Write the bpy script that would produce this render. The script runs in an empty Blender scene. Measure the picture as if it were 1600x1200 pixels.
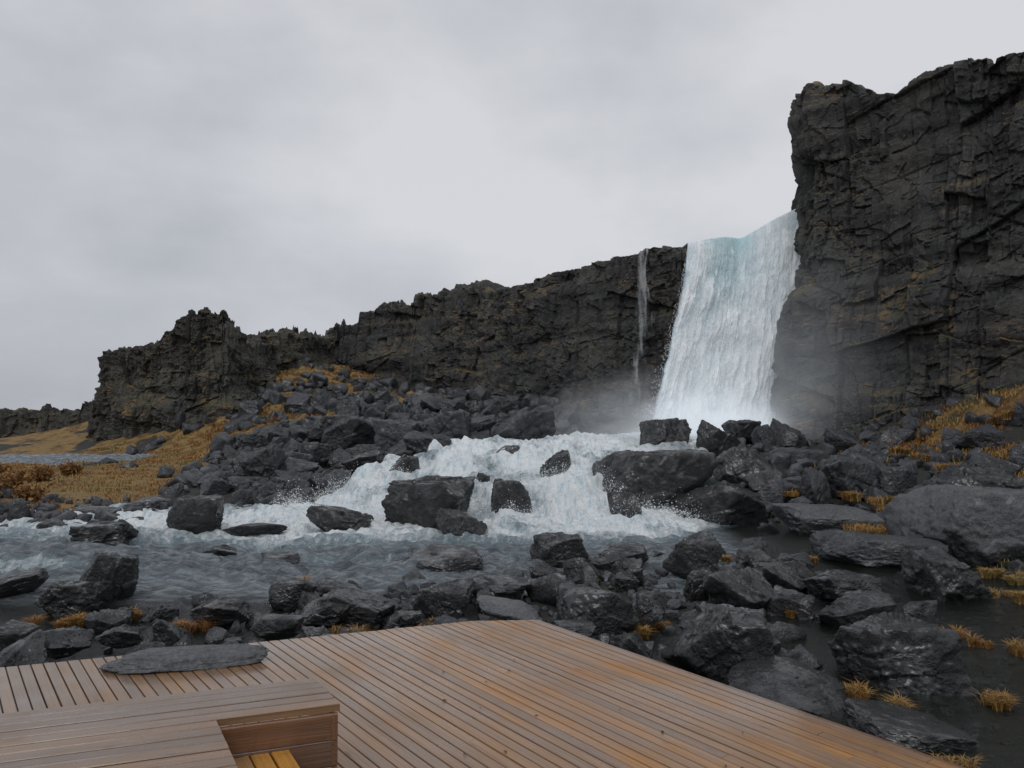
import bpy, bmesh, math, random
import numpy as np
from mathutils import Vector, Matrix, Euler
random.seed(7); rng=np.random.default_rng(7)
sc=bpy.context.scene
sc.view_settings.view_transform='Standard'
try: sc.view_settings.look='None'
except: pass
sc.view_settings.exposure=0
col=sc.collection
WL=-0.9; CH=1.65; F=1209.0; TH=math.atan(40/F)

# ---------- survey: photo bearing + real distance -> place in the world
def site(px,py,d):
    U=(px-800)/F; V=(600-py)/F
    ry=math.cos(TH)-V*math.sin(TH); rz=math.sin(TH)+V*math.cos(TH)
    return (U*d/ry, d, CH+rz*d/ry)
def dist_on(z,py):
    V=(600-py)/F
    ry=math.cos(TH)-V*math.sin(TH); rz=math.sin(TH)+V*math.cos(TH)
    return (z-CH)*ry/rz

# ---------- numpy noise
def hsh(ix,iy,iz,seed):
    h=(ix.astype(np.int64)*374761393+iy.astype(np.int64)*668265263+iz.astype(np.int64)*2147483647+seed*1274126177)&0xFFFFFFFF
    h=((h^(h>>13))*1274126177)&0xFFFFFFFF
    h=((h^(h>>15))*2246822519)&0xFFFFFFFF
    h=h^(h>>16)
    return h.astype(np.float64)/4294967296.0
def vn(P,seed=0):
    I=np.floor(P); f=P-I; f=f*f*(3-2*f); I=I.astype(np.int64)
    r=0
    for a in (0,1):
        wx=f[:,0] if a else 1-f[:,0]
        for b in (0,1):
            wy=f[:,1] if b else 1-f[:,1]
            for c in (0,1):
                wz=f[:,2] if c else 1-f[:,2]
                r=r+wx*wy*wz*hsh(I[:,0]+a,I[:,1]+b,I[:,2]+c,seed)
    return r
def fbm(P,o=4,seed=0):
    r=0;a=.5;t=0
    for i in range(o):
        r=r+a*(vn(P*(2.03**i)+i*17.3,seed+i)-.5); t+=a; a*=.5
    return r/t*2
def blocky(P,seed=0,tilt=1.0):
    I=np.floor(P).astype(np.int64); n=len(P)
    f1=np.full(n,9e9); f2=np.full(n,9e9); D=np.zeros((n,3)); C=np.zeros((n,3),np.int64)
    for a in (-1,0,1):
        for b in (-1,0,1):
            for c in (-1,0,1):
                J=I+np.array([a,b,c])
                c0=J[:,0]+hsh(J[:,0],J[:,1],J[:,2],seed+1); c1=J[:,1]+hsh(J[:,0],J[:,1],J[:,2],seed+2); c2=J[:,2]+hsh(J[:,0],J[:,1],J[:,2],seed+3)
                d=P-np.stack([c0,c1,c2],1); q=(d*d).sum(1)
                m=q<f1
                f2=np.where(m,f1,np.minimum(f2,q)); f1=np.where(m,q,f1)
                D[m]=d[m]; C[m]=J[m]
    r=hsh(C[:,0],C[:,1],C[:,2],seed+5)-.5
    g=np.stack([hsh(C[:,0],C[:,1],C[:,2],seed+6+k)-.5 for k in range(3)],1)
    return r+tilt*(g*D).sum(1), np.sqrt(f2)-np.sqrt(f1)
def P3(x,y=0,z=0):
    x=np.asarray(x,float)
    return np.stack([x.ravel(),np.broadcast_to(y,x.shape).ravel().astype(float),np.broadcast_to(z,x.shape).ravel().astype(float)],1)
def ss(a,b,x):
    t=np.clip((x-a)/(b-a),0,1); return t*t*(3-2*t)
def brick(u,z,seed,wu,hz,tilt=.9):
    o=np.zeros_like(u)
    uu=u/wu+.7*(vn(np.stack([u/wu*.7,o,o+seed],1),seed)-.5)+.14*fbm(np.stack([u/wu*.6,z/hz*.6,o],1),3,seed+2)
    iu=np.floor(uu).astype(np.int64); fu=uu-iu-.5; zi=np.zeros_like(iu)
    r0=hsh(iu,zi,zi,seed+3); r1=hsh(iu,zi,zi,seed+4)-.5
    zz=z/hz*(.75+.5*r0)+r0*7+r1*.8*fu+.12*fbm(np.stack([u/wu,z/hz,o+4],1),3,seed+5)
    iz=np.floor(zz).astype(np.int64); fz=zz-iz-.5
    r=hsh(iu,iz,zi,seed+6)-.5; t1=hsh(iu,iz,zi,seed+7)-.5; t2=hsh(iu,iz,zi,seed+8)-.5
    return r+.5*r1+tilt*(t1*fu+t2*fz), np.minimum(.5-np.abs(fu),.5-np.abs(fz))

# ---------- mesh helpers
def mk_mesh(name,V,Fc,smooth=False,attrs=None):
    me=bpy.data.meshes.new(name)
    V=np.asarray(V,np.float32); Fc=np.asarray(Fc,np.int32); k=Fc.shape[1]
    me.vertices.add(len(V)); me.vertices.foreach_set('co',V.ravel())
    me.loops.add(Fc.size); me.loops.foreach_set('vertex_index',Fc.ravel())
    me.polygons.add(len(Fc)); me.polygons.foreach_set('loop_start',np.arange(len(Fc),dtype=np.int32)*k)
    me.polygons.foreach_set('use_smooth',np.full(len(Fc),smooth))
    if attrs:
        for nm,a in attrs.items():
            at=me.attributes.new(nm,'FLOAT','POINT'); at.data.foreach_set('value',np.asarray(a,np.float32).ravel())
    me.update(calc_edges=True); me.validate()
    return me
def gridF(nu,nv,flip=False):
    i=np.arange(nu*nv).reshape(nu,nv)
    q=np.stack([i[:-1,:-1],i[1:,:-1],i[1:,1:],i[:-1,1:]],-1).reshape(-1,4)
    return q[:,::-1] if flip else q
def mk_obj(name,me,mat=None,parent=None,**kw):
    ob=bpy.data.objects.new(name,me); col.objects.link(ob)
    if mat is not None and len(me.materials)==0: me.materials.append(mat)
    if parent: ob.parent=parent
    for k,v in kw.items(): ob[k]=v
    return ob

# ---------- material helper
def new_mat(name):
    m=bpy.data.materials.new(name); m.use_nodes=True; nt=m.node_tree
    b=nt.nodes['Principled BSDF']
    return m,nt,b
def N(nt,t,**kw):
    n=nt.nodes.new(t)
    for k,v in kw.items():
        if k in n.inputs.keys(): n.inputs[k].default_value=v
        else: setattr(n,k,v)
    return n
def L(nt,a,b): nt.links.new(a,b)
def noise(nt,vec,scale,detail=4,rough=.55):
    n=N(nt,'ShaderNodeTexNoise'); n.inputs['Scale'].default_value=scale; n.inputs['Detail'].default_value=detail; n.inputs['Roughness'].default_value=rough
    if vec is not None: L(nt,vec,n.inputs['Vector'])
    return n.outputs['Fac']
def ramp(nt,fac,stops):
    r=N(nt,'ShaderNodeValToRGB'); e=r.color_ramp.elements
    while len(e)<len(stops): e.new(.5)
    for el,(p,c) in zip(e,stops):
        el.position=p; el.color=(c[0],c[1],c[2],1) if not isinstance(c,(int,float)) else (c,c,c,1)
    L(nt,fac,r.inputs['Fac']); return r.outputs['Color']
def mixc(nt,fac,a,b,bt='MIX'):
    m=N(nt,'ShaderNodeMix',data_type='RGBA',blend_type=bt)
    for s,v in ((m.inputs[0],fac),(m.inputs[6],a),(m.inputs[7],b)):
        if isinstance(v,(int,float)): s.default_value=v
        elif isinstance(v,tuple): s.default_value=(v[0],v[1],v[2],1)
        else: L(nt,v,s)
    return m.outputs[2]
def mth(nt,op,a,b=None,clamp=False):
    m=N(nt,'ShaderNodeMath',operation=op); m.use_clamp=clamp
    for s,v in zip(m.inputs,(a,b)):
        if v is None: continue
        if isinstance(v,(int,float)): s.default_value=v
        else: L(nt,v,s)
    return m.outputs[0]
def mapping(nt,vec,scale):
    m=N(nt,'ShaderNodeMapping'); m.inputs['Scale'].default_value=scale; L(nt,vec,m.inputs['Vector']); return m.outputs[0]
def bump(nt,h,b,strength=.5,dist=.05):
    n=N(nt,'ShaderNodeBump'); n.inputs['Strength'].default_value=strength; n.inputs['Distance'].default_value=dist
    L(nt,h,n.inputs['Height']); L(nt,n.outputs[0],b.inputs['Normal']); return n
def attr(nt,nm):
    a=N(nt,'ShaderNodeAttribute'); a.attribute_name=nm; return a.outputs['Fac']

def rock_material(name,dark,light,rough=(.3,.6),moss=0.0,lichen=.5,pits=1.0,scale=1.0,wet=0.0,streak=0.0,bs=.75,lsc=5.5,cliff=False):
    m,nt,b=new_mat(name)
    g=N(nt,'ShaderNodeNewGeometry'); pos=g.outputs['Position']
    n1=noise(nt,pos,.9*scale,6,.6); n2=noise(nt,pos,7*scale,6,.65); n3=noise(nt,pos,38*scale,4,.7)
    f=mth(nt,'ADD',mth(nt,'MULTIPLY',n1,.6),mth(nt,'MULTIPLY',n2,.4))
    c=ramp(nt,f,[(.36,dark),(.64,light)])
    c=mixc(nt,.85,c,ramp(nt,n3,[(.35,.45),(.7,1.5)]),'MULTIPLY')
    if streak>0:
        s=noise(nt,mapping(nt,pos,(1.1,1.1,.16)),1.3,6,.65); c=mixc(nt,streak,c,ramp(nt,s,[(.35,.4),(.62,1.4)]),'MULTIPLY')
    sep=N(nt,'ShaderNodeSeparateXYZ'); L(nt,g.outputs['Normal'],sep.inputs[0])
    up=mth(nt,'MULTIPLY',mth(nt,'SUBTRACT',sep.outputs[2],.22),2.2,True)
    if cliff:
        gl=noise(nt,pos,.33,6,.65); c=mixc(nt,ramp(nt,gl,[(.48,0.),(.64,.65)]),c,(.078,.080,.070))
        g2=noise(nt,mapping(nt,pos,(1,1,.6)),.5,6,.7); c=mixc(nt,ramp(nt,g2,[(.54,0.),(.70,.40)]),c,(.066,.052,.038))
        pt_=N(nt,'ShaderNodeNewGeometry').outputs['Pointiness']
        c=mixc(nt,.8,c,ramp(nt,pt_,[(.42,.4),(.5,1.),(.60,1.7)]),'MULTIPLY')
    li=noise(nt,pos,lsc*scale,5,.75); lm=ramp(nt,li,[(.61,0.),(.68,1.)])
    c=mixc(nt,mth(nt,'MULTIPLY',lm,lichen),c,(.18,.185,.165))
    if moss>0:
        mn=noise(nt,pos,.45,6,.66)
        mask=mth(nt,'MULTIPLY',ramp(nt,mn,[(.47,0.),(.57,1.)]),up)
        mcol=ramp(nt,noise(nt,pos,1.6,4),[(.42,(.070,.074,.024)),(.60,(.21,.115,.028))])
        c=mixc(nt,mth(nt,'MULTIPLY',mask,moss),c,mcol)
    L(nt,c,b.inputs['Base Color'])
    rr=ramp(nt,n2,[(.3,rough[0]),(.7,rough[1])]); L(nt,rr,b.inputs['Roughness'])
    if wet>0:
        cw=ramp(nt,noise(nt,pos,3.6,5,.65),[(.40,.1*wet),(.60,wet)]); L(nt,cw,b.inputs['Coat Weight']); b.inputs['Coat Roughness'].default_value=.24; b.inputs['Coat IOR'].default_value=1.55
    vo=N(nt,'ShaderNodeTexVoronoi'); vo.inputs['Scale'].default_value=34*scale; L(nt,pos,vo.inputs['Vector'])
    pit=ramp(nt,vo.outputs['Distance'],[(.0,0.),(.32,1.)])
    vo2=N(nt,'ShaderNodeTexVoronoi'); vo2.inputs['Scale'].default_value=15*scale; L(nt,pos,vo2.inputs['Vector'])
    pit2=ramp(nt,vo2.outputs['Distance'],[(.0,0.),(.28,1.)])
    h=mth(nt,'ADD',mth(nt,'MULTIPLY',n2,1.2),mth(nt,'ADD',mth(nt,'MULTIPLY',n3,.8),mth(nt,'MULTIPLY',mth(nt,'ADD',pit,pit2),.35*pits)))
    bump(nt,h,b,bs,.05/scale)
    return m
M_rock=rock_material('wet_basalt',(.0075,.008,.0098),(.042,.044,.049),(.38,.66),0,.5,2.0,1.0,1.0,0,1.0)
M_rockd=rock_material('talus_basalt',(.013,.014,.0175),(.064,.068,.077),(.45,.75),.0,.35,.8,.7,.5)
M_slab=rock_material('smooth_grey_basalt',(.05,.052,.058),(.115,.12,.13),(.45,.75),.0,.2,.8,.9,.3,0,.6)
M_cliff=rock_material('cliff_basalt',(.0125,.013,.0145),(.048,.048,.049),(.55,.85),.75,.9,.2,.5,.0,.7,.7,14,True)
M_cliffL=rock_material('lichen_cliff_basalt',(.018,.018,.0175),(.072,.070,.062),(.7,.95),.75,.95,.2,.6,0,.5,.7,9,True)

# ---------- terrain
ctrl=[(-8,0,-1.35),(0,0,-1.35),(8,0,-1.3),(-6,4,-1.15),(0,4,-1.15),(4,5,-1.12),(-14,4,-.9),(-12,8,-.85),(-20,8,-.9),
(5.5,7,-1.14),(6.5,9.5,-1.14),(5.2,10.5,-1.10),(4.4,6.2,-1.10),(3,6,-1.02),(-5,6.5,-.92),(-1,8,-.88),(3.6,7.5,-1.08),(6,5,-1.12),(7.3,7.5,-1.12),(4.6,8.6,-1.12),(7,11,-1.06),
(-6,8,-.92),(-4,9,-.95),(-2,9.5,-.90),(0,10,-.86),(2,10,-.88),(4,10,-1.0),(3,8,-1.02),(1,12.3,-.92),(3,13,-.92),(5,13,-.98),
(-10,13,-1.5),(-6,13,-1.5),(-3,14,-1.5),(0,15.5,-1.4),(3,15.4,-1.3),(-14,12,-1.5),(-22,12,-1.5),(-4,12.0,-1.3),(-8,11.3,-1.25),(-2.5,11,-1.0),
(-10.2,17.6,-.86),(-8.5,20.2,-.80),(-6.8,21.8,-.62),(-12,20,-.70),(-16,26,-.68),(-22,34,-.78),(-14,32,-.6),(-20,44,-.8),(-28,50,-.85),(-42,60,-.9),(-18,17,-.75),
(-26,40,-1.5),(-23.5,38.6,-1.35),(-30,41,-1.5),(-36,42,-1.5),(-30,33,-.8),(-40,50,-.85),
(0,17,-1.5),(.5,20,-.7),(1,24,-.4),(1.6,29,-.1),(5,34,0),(10,37,0),
(5.4,17.5,-.95),(6,20,-.5),(7.5,24,-.05),(9.5,29,.3),(8,16,-.88),(10,20,-.4),(12,26,-.1),(13,31,.3),(15,26,.6),(11,16,-.55),
(9.5,13,-.55),(17.2,26,2.1),(13.2,20,.3),(20,29,3),(25,24,3.5),(20,15,1.5),(8.8,10.5,-.68),(12,9,-.2),(9.5,6,-.9),(14,4,-.5),(8.6,8.5,-1.05),
(0,70,2),(-30,85,0),(30,60,3),(15,45,1)]
for t in [(400,740,30),(500,720,32),(600,700,34),(540,745,26),(610,735,27),(700,690,34),(800,678,38),(860,672,40),(450,650,48),(600,616,54),
          (530,588,57),(480,558,60),(380,675,44),(300,705,42),(200,715,44),(150,712,46),(700,625,50),(850,640,44),(960,655,42),(400,592,54),(440,562,58)]:
    ctrl.append(site(*t))
C=np.array(ctrl,float)
D=np.sqrt(((C[:,None,:2]-C[None,:,:2])**2).sum(-1))
W_=np.linalg.solve(D+np.eye(len(C))*.02, C[:,2]-C[:,2].mean())
def T(x,y,detail=True):
    x=np.asarray(x,float).ravel(); y=np.asarray(y,float).ravel(); out=np.empty(len(x))
    for s in range(0,len(x),40000):
        e=s+40000
        d=np.sqrt((x[s:e,None]-C[None,:,0])**2+(y[s:e,None]-C[None,:,1])**2)
        out[s:e]=d@W_
    out+=C[:,2].mean()
    r=np.sqrt((x+2)**2+(y-30)**2); k=ss(60,110,r)
    out=out*(1-k)+(-1.2)*k
    if detail:
        P=P3(x,y,0)
        hi=ss(-.3,.8,out)
        out=out+fbm(P*.7,4,3)*.08+fbm(P*2.7,3,9)*.05
        out=out+hi*.35*blocky(P*1.1+5,21,1.)[0]*(1-k)
        out=out+ss(-14,-20,x)*ss(24,30,y)*.22*fbm(P*.22,3,66)
        out=out+k*fbm(P*.02,4,5)*.5
    return out
def stretch(a,b,n,lo,hi,step0=.25,g=1.07):
    c=list(np.linspace(a,b,n)); s=step0; v=b
    while v<hi: s*=g; v+=s; c.append(v)
    s=step0; v=a; pre=[]
    while v>lo: s*=g; v-=s; pre.append(v)
    return np.array(pre[::-1]+c)
gx=stretch(-34,26,300,-3000,3000,.2); gy=stretch(1,66,330,-1500,4000,.2)
GX,GY=np.meshgrid(gx,gy,indexing='ij')
gz=T(GX,GY)
def grassmask(x,y):
    x=np.asarray(x).ravel();y=np.asarray(y).ravel()
    P=P3(x,y,0)
    m=ss(-8.5,-10.5,x+(y-20)*.28)*ss(17.5,19.5,y)
    m=m*(1-.75*ss(.15,.45,fbm(P*.33,4,301)))
    s=np.zeros_like(m)
    for px,py,d,rx,ry,a in [(500,590,56,4.5,5,.85),(570,606,53,3.5,4,.75),(440,655,46,3.5,6,.9),(360,670,41,3.5,4,.9)]:
        sx,sy,_=site(px,py,d); s=np.maximum(s,a*np.exp(-(((x-sx)/rx)**2+((y-sy)/ry)**2)))
    s=np.clip(s+.9*fbm(P*.55,4,91)*(s>.05),0,1); m=np.maximum(m,s)
    m=np.maximum(m,1.0*np.exp(-(((x-16.5)/4.5)**2+((y-24.0)/6)**2))-.7*ss(-.05,.35,fbm(P*.6,3,77)))
    m=np.maximum(m,.85*np.exp(-(((x-9.5)/1.8)**2+((y-11)/2.2)**2)))
    m=np.maximum(m,ss(55,80,np.hypot(x,y-30)))
    return np.clip(m+ .5*fbm(P*.5,4,31)*(m>.05),0,1)
gm=grassmask(GX,GY)
m,nt,b=new_mat('ground_gravel_and_autumn_grass')
g=N(nt,'ShaderNodeNewGeometry'); pos=g.outputs['Position']
n1=noise(nt,pos,1.3,6,.6);n2=noise(nt,pos,14,6,.7)
rockc=ramp(nt,n2,[(.3,(.008,.009,.008)),(.55,(.028,.028,.024)),(.75,(.075,.070,.055))])
gr=ramp(nt,noise(nt,pos,.8,9,.75),[(.38,(.05,.034,.016)),(.47,(.17,.095,.028)),(.54,(.27,.17,.055)),(.64,(.13,.10,.036))])
fm=mth(nt,'ADD',attr(nt,'grass'),mth(nt,'MULTIPLY',mth(nt,'SUBTRACT',n1,.5),1.1))
fm=ramp(nt,fm,[(.42,0.),(.58,1.)])
L(nt,mixc(nt,fm,rockc,gr),b.inputs['Base Color']); b.inputs['Roughness'].default_value=.8
bump(nt,mth(nt,'ADD',n2,noise(nt,pos,50,4,.7)),b,.8,.06)
ground=mk_obj('ground',mk_mesh('ground',np.stack([GX.ravel(),GY.ravel(),gz],1),gridF(*GX.shape),True,{'grass':gm}),m,kind='structure',label='uneven basalt gravel ground with patches of orange autumn grass',category='ground')

# ---------- river
def channel(x,y):
    yl=[14,16,18,20,22,25,29,33,36,39,41]; xl=[-7.6,-7.2,-6.6,-5.6,-4.5,-3.3,-2.2,.6,4.5,6.3,6.5]; xr=[3.8,4.2,4.4,5.0,5.6,6.2,7.8,10,13,14,14.5]
    a=np.interp(y,yl,xl); c=np.interp(y,yl,xr)
    w=fbm(P3(x,y,0)*.8,3,77)*.7
    return ss(a-.35,a+.35,x+w)*ss(c+.35,c-.35,x+w)*ss(15.6,16.2,y)
def water(x,y):
    x=np.asarray(x).ravel(); y=np.asarray(y).ravel()
    ch=channel(x,y)
    sh=3.2*ss(-.6,-5.2,x)+ 1.9*fbm(P3(x*.6,y*0.25,0),3,44)
    yy=y-sh
    z=np.interp(yy,[16.0,16.8,17.9,18.9,20.0,22,25,29,34,39],[-.9,-.85,-.60,-.28,-.12,.04,.18,.36,.46,.55])
    led=yy*.8+2.0*fbm(P3(x*.6,y*.35,3),3,51); fr=led-np.floor(led)
    cas=ss(16.3,17.8,yy)*ss(33,27,yy)
    z=z+cas*.28*(ss(.0,.5,fr)-fr)*(.4+1.2*vn(P3(x*.5,y*.5,9),53))
    hum=fbm(np.stack([x*1.0,y*.8,x*0],1),2,61)
    z=z+cas*.42*np.clip(hum+.05,-.25,.8)
    z=-.9+(z+.9)*ch
    foam=ch*ss(15.3,16.8,y)
    P=P3(x,y,0)
    st=fbm(np.stack([x*1.2+.35*y,y*.35,x*0],1),4,23)
    ro=np.exp(-((np.minimum(y,16.0)-16.0-.9*st)/1.25)**2)*ss(17.5,16.,y)*ss(4.6,2.5,x)*ss(-9,-5,x)
    yc=16.9+.12*(-x-5)
    band=np.exp(-((y-yc)/2.6)**2)*ss(-1.5,-5,x)*ss(-50,-16,x)*ss(12.8,15.2,y)
    foam=np.maximum(foam,np.maximum(ro*.90,band*.86))
    foam=foam+ .36*st*(foam>.03)*(1-.5*cas)
    tb=fbm(np.stack([x*1.3,y*.5,x*0],1),5,90)
    foam=foam-cas*(.04+.46*ss(-.06,.38,tb))
    stk=ss(.0,.42,fbm(np.stack([x*.45-.2*y,y*.9+.25*x,x*0],1),5,140))*ss(17,14.5,y)*ss(10.5,13.0,y)*ss(3.5,1,x)*.54
    foam=np.maximum(foam,stk)
    A=.20*ss(5,2.5,x)*ss(9.6,12.3,y)+.006
    wv=fbm(np.stack([x*.9,y*1.4,x*0],1),4,12)*A*.8+(.5-np.abs(fbm(np.stack([x*1.7+y*.6,y*3.4,x*0],1),4,13)))*A*1.2+fbm(np.stack([x*3.0,y*7.5,x*0],1),2,14)*A*.5
    fs=fbm(np.stack([x*4.2,y*.9,x*0],1),4,8); rid=1-np.abs(fbm(np.stack([x*2.4,y*1.2,x*0],1),4,19))*2
    fc=np.clip(foam,0,1)
    z=z+wv*(1-.5*cas)+(.3+.7*fc)*ch*(.10*(rid-.5)+.06*fs)+fc*(.036*fbm(P*5,3,18)+.018*fbm(P*11,2,18))
    return z,fc,A
xs=stretch(-11,8.5,390,-70,17,.05,1.035)
ys=[2.0]
while ys[-1]<41.5: ys.append(ys[-1]+max(.035,ys[-1]*.0032+.004))
ys=np.array(ys)
WX,WY=np.meshgrid(xs,ys,indexing='ij')
wz,wf,wA=water(WX,WY)
m,nt,b=new_mat('river_water_and_foam')
g=N(nt,'ShaderNodeNewGeometry'); pos=g.outputs['Position']
fo=attr(nt,'foam'); st=attr(nt,'still')
nf=noise(nt,mapping(nt,pos,(2.4,1.1,1.0)),2.4,9,.76); nf2=noise(nt,pos,24,5,.75)
ff=mth(nt,'ADD',fo,mth(nt,'MULTIPLY',mth(nt,'SUBTRACT',nf,.5),1.9)); ff=mth(nt,'ADD',ff,mth(nt,'MULTIPLY',mth(nt,'SUBTRACT',nf2,.5),.6))
fm=ramp(nt,ff,[(.26,0.),(.50,.5),(.82,1.)])
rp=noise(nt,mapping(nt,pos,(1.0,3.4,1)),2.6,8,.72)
ripple_light=ramp(nt,rp,[(.38,(.12,.145,.165)),(.50,(.23,.265,.295)),(.62,(.42,.465,.50))])   # light and dark of the ripples painted into the water colour
wc=mixc(nt,st,ripple_light,(.014,.018,.015))
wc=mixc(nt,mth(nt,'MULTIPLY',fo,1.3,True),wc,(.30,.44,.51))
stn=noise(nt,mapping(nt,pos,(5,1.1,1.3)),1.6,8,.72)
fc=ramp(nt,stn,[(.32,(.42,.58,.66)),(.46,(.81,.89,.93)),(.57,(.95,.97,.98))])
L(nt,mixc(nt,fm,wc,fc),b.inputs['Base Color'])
rr=mixc(nt,fm,mixc(nt,st,(.09,.09,.09),(.015,.015,.015)),(.6,.6,.6)); L(nt,rr,b.inputs['Roughness'])
L(nt,mth(nt,'ADD',1.36,mth(nt,'MULTIPLY',st,.16)),b.inputs['IOR'])
L(nt,mth(nt,'SUBTRACT',1.0,mth(nt,'MULTIPLY',st,.45)),b.inputs['Alpha'])
hh=mth(nt,'ADD',mth(nt,'MULTIPLY',noise(nt,mapping(nt,pos,(1,2.6,1)),3.4,7,.7),mth(nt,'SUBTRACT',1.0,mth(nt,'MAXIMUM',mth(nt,'MULTIPLY',st,.94),mth(nt,'MULTIPLY',fm,.6)))),mth(nt,'MULTIPLY',mth(nt,'MULTIPLY',fm,stn),.35))
bump(nt,hh,b,1.0,.36)
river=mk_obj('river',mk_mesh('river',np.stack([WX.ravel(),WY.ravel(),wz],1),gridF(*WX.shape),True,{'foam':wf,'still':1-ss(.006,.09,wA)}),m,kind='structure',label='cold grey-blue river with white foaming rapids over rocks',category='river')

# ---------- cliffs
def cliff(name,path,su,sv,back,amp,seed,prof=None,batter=.08,rim=.5,mat=None,cs=1.0,label='',kk=1.2,rimu=None,wob=1.0,fine=1.0):
    p=np.array(path,float); seg=np.sqrt((np.diff(p[:,:2],axis=0)**2).sum(1)); s=np.concatenate([[0],np.cumsum(seg)])
    nu=int(s[-1]/su)+1; u=np.linspace(0,s[-1],nu)
    x=np.interp(u,s,p[:,0]);y=np.interp(u,s,p[:,1]);zt=np.interp(u,s,p[:,2]);zb=np.interp(u,s,p[:,3])
    k=max(3,int(kk/su)|1); ker=np.ones(k)/k
    def sm(a): return np.convolve(np.pad(a,k//2,mode='edge'),ker,'valid')
    x=sm(x);y=sm(y)
    tx=np.gradient(x);ty=np.gradient(y);l=np.hypot(tx,ty)+1e-9
    nx=sm(sm(ty/l)); ny=sm(sm(-tx/l))
    rr=rim*np.ones(nu) if rimu is None else np.interp(u/s[-1],rimu[0],rimu[1])
    o=np.zeros_like(u)
    zt=zt+rr*(brick(u,o,seed+50,2.2*cs,9,.8)[0]*.7+brick(u,o,seed+60,.8*cs,9,.8)[0]*.45+brick(u,o,seed+65,.35*cs,9,.8)[0]*.16+fbm(P3(u*3),2,seed)*.06)
    hmax=(zt-zb).max(); nv=int(hmax/sv)+1; v=np.linspace(0,1,nv)
    Z=zb[:,None]+(zt-zb)[:,None]*v[None]
    off=-batter*(Z-zb[:,None])
    if prof is not None: off=off+np.interp(Z,prof[0],prof[1])
    X=x[:,None]+nx[:,None]*off; Y=y[:,None]+ny[:,None]*off
    P=P3(X,Y,0); P[:,2]=Z.ravel()
    uf=(u[:,None]+0*Z).ravel(); zf=Z.ravel()
    b1,e1=brick(uf,zf,seed+1,2.9*cs,3.6*cs,.7); b2,e2=brick(uf,zf,seed+11,1.2*cs,1.5*cs,.9); b3,e3=brick(uf,zf,seed+21,.5*cs,.62*cs,.9)
    b4,e4=brick(uf,zf,seed+25,.2*cs,.24*cs)
    w1,_=blocky(P*np.array([.30,.30,.16])/cs,seed+31,.7)
    w2,we=blocky((P+.2*fbm(P*1.2,2,seed)[:,None])*np.array([1.5,1.5,1.2])/cs,seed+35,1.1)
    gate=ss(-.3,.2,fbm(P*.4,2,seed+40))*fine
    d=amp*(.56*b1+.44*b2*(.4+.6*gate)+.20*b3*(.3+.7*gate)+.085*b4*(.2+.8*gate)+wob*(.32*w1+.09*w2))-.05*amp*(1-ss(0,.02,e1))-.04*amp*gate*(1-ss(0,.04,e2))+.04*fbm(P*4,4,seed+4)
    led=fbm(np.stack([P[:,0]*.10,P[:,1]*.10,P[:,2]*.7],1),3,seed+8); led=led+.15*np.round(led*5)/5; d=d+.38*amp*led
    d=d.reshape(nu,nv)
    X=X+nx[:,None]*d; Y=Y+ny[:,None]*d
    bs=np.concatenate([np.linspace(.05,2,26)[0:],np.linspace(2.3,back,16)])
    BX=X[:,-1:]-nx[:,None]*bs; BY=Y[:,-1:]-ny[:,None]*bs
    PB=P3(BX,BY,0); hb=(blocky(PB*1.1/cs,seed+31,.6)[0]*.45+blocky(PB*2.6/cs,seed+37,.6)[0]*.2+fbm(PB*2,3,seed+33)*.12).reshape(BX.shape)
    BZ=zt[:,None]+hb*ss(0,.5,bs)[None]*rr[:,None] - np.clip(bs-.8,0,99)[None]*.2
    X=np.concatenate([X,BX],1);Y=np.concatenate([Y,BY],1);Z=np.concatenate([Z,BZ],1)
    me=mk_mesh(name,np.stack([X.ravel(),Y.ravel(),Z.ravel()],1),gridF(*X.shape,flip=False),False)
    return mk_obj(name,me,mat,kind='structure',label=label,category='cliff')
def pt(px,py,d,zb): s=site(px,py,d); return (s[0],d,s[2],zb)
R=[(24,54,13,0),(18,44,14.5,-.5),(14.6,38.5,15.6,-.5)]
R+=[pt(1258,132,35.5,-.8),pt(1330,132,34,-.8),pt(1352,146,33.6,-.8),pt(1400,150,32.8,-.8),pt(1450,120,31.8,0),pt(1540,100,30.3,1.0),pt(1600,82,29.2,1.5),(26,24.5,14.0,2),(31,18,13.5,2)]
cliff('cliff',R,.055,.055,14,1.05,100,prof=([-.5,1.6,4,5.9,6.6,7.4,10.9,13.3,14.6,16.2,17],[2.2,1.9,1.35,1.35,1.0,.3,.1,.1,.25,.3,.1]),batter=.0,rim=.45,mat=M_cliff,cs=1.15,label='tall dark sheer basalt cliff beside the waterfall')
Bk=[pt(290,580,62,0),pt(355,552,61,0),pt(430,526,61,0),pt(500,520,62,0),pt(555,490,62,0),pt(650,474,58.5,0),pt(700,450,56,0),pt(770,450,52,0),pt(860,418,47,0),pt(950,396,43.5,0),pt(1060,376,40.9,0),(15,40.5,10.8,0),(22,40.4,12,0)]
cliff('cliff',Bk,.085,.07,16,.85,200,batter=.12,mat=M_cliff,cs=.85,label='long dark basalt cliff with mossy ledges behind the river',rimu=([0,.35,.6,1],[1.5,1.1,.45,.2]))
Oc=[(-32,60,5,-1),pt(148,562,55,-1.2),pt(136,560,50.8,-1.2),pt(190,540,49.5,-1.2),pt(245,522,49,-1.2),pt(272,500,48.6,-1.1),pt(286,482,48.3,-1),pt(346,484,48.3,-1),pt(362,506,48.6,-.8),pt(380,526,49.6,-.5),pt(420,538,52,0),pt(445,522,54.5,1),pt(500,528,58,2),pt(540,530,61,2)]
cliff('cliff',Oc,.07,.06,3,.85,350,batter=.14,rim=.8,mat=M_cliffL,cs=.62,label='jagged columnar basalt outcrop with a blunt crest',kk=.8,fine=1.4)
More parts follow.
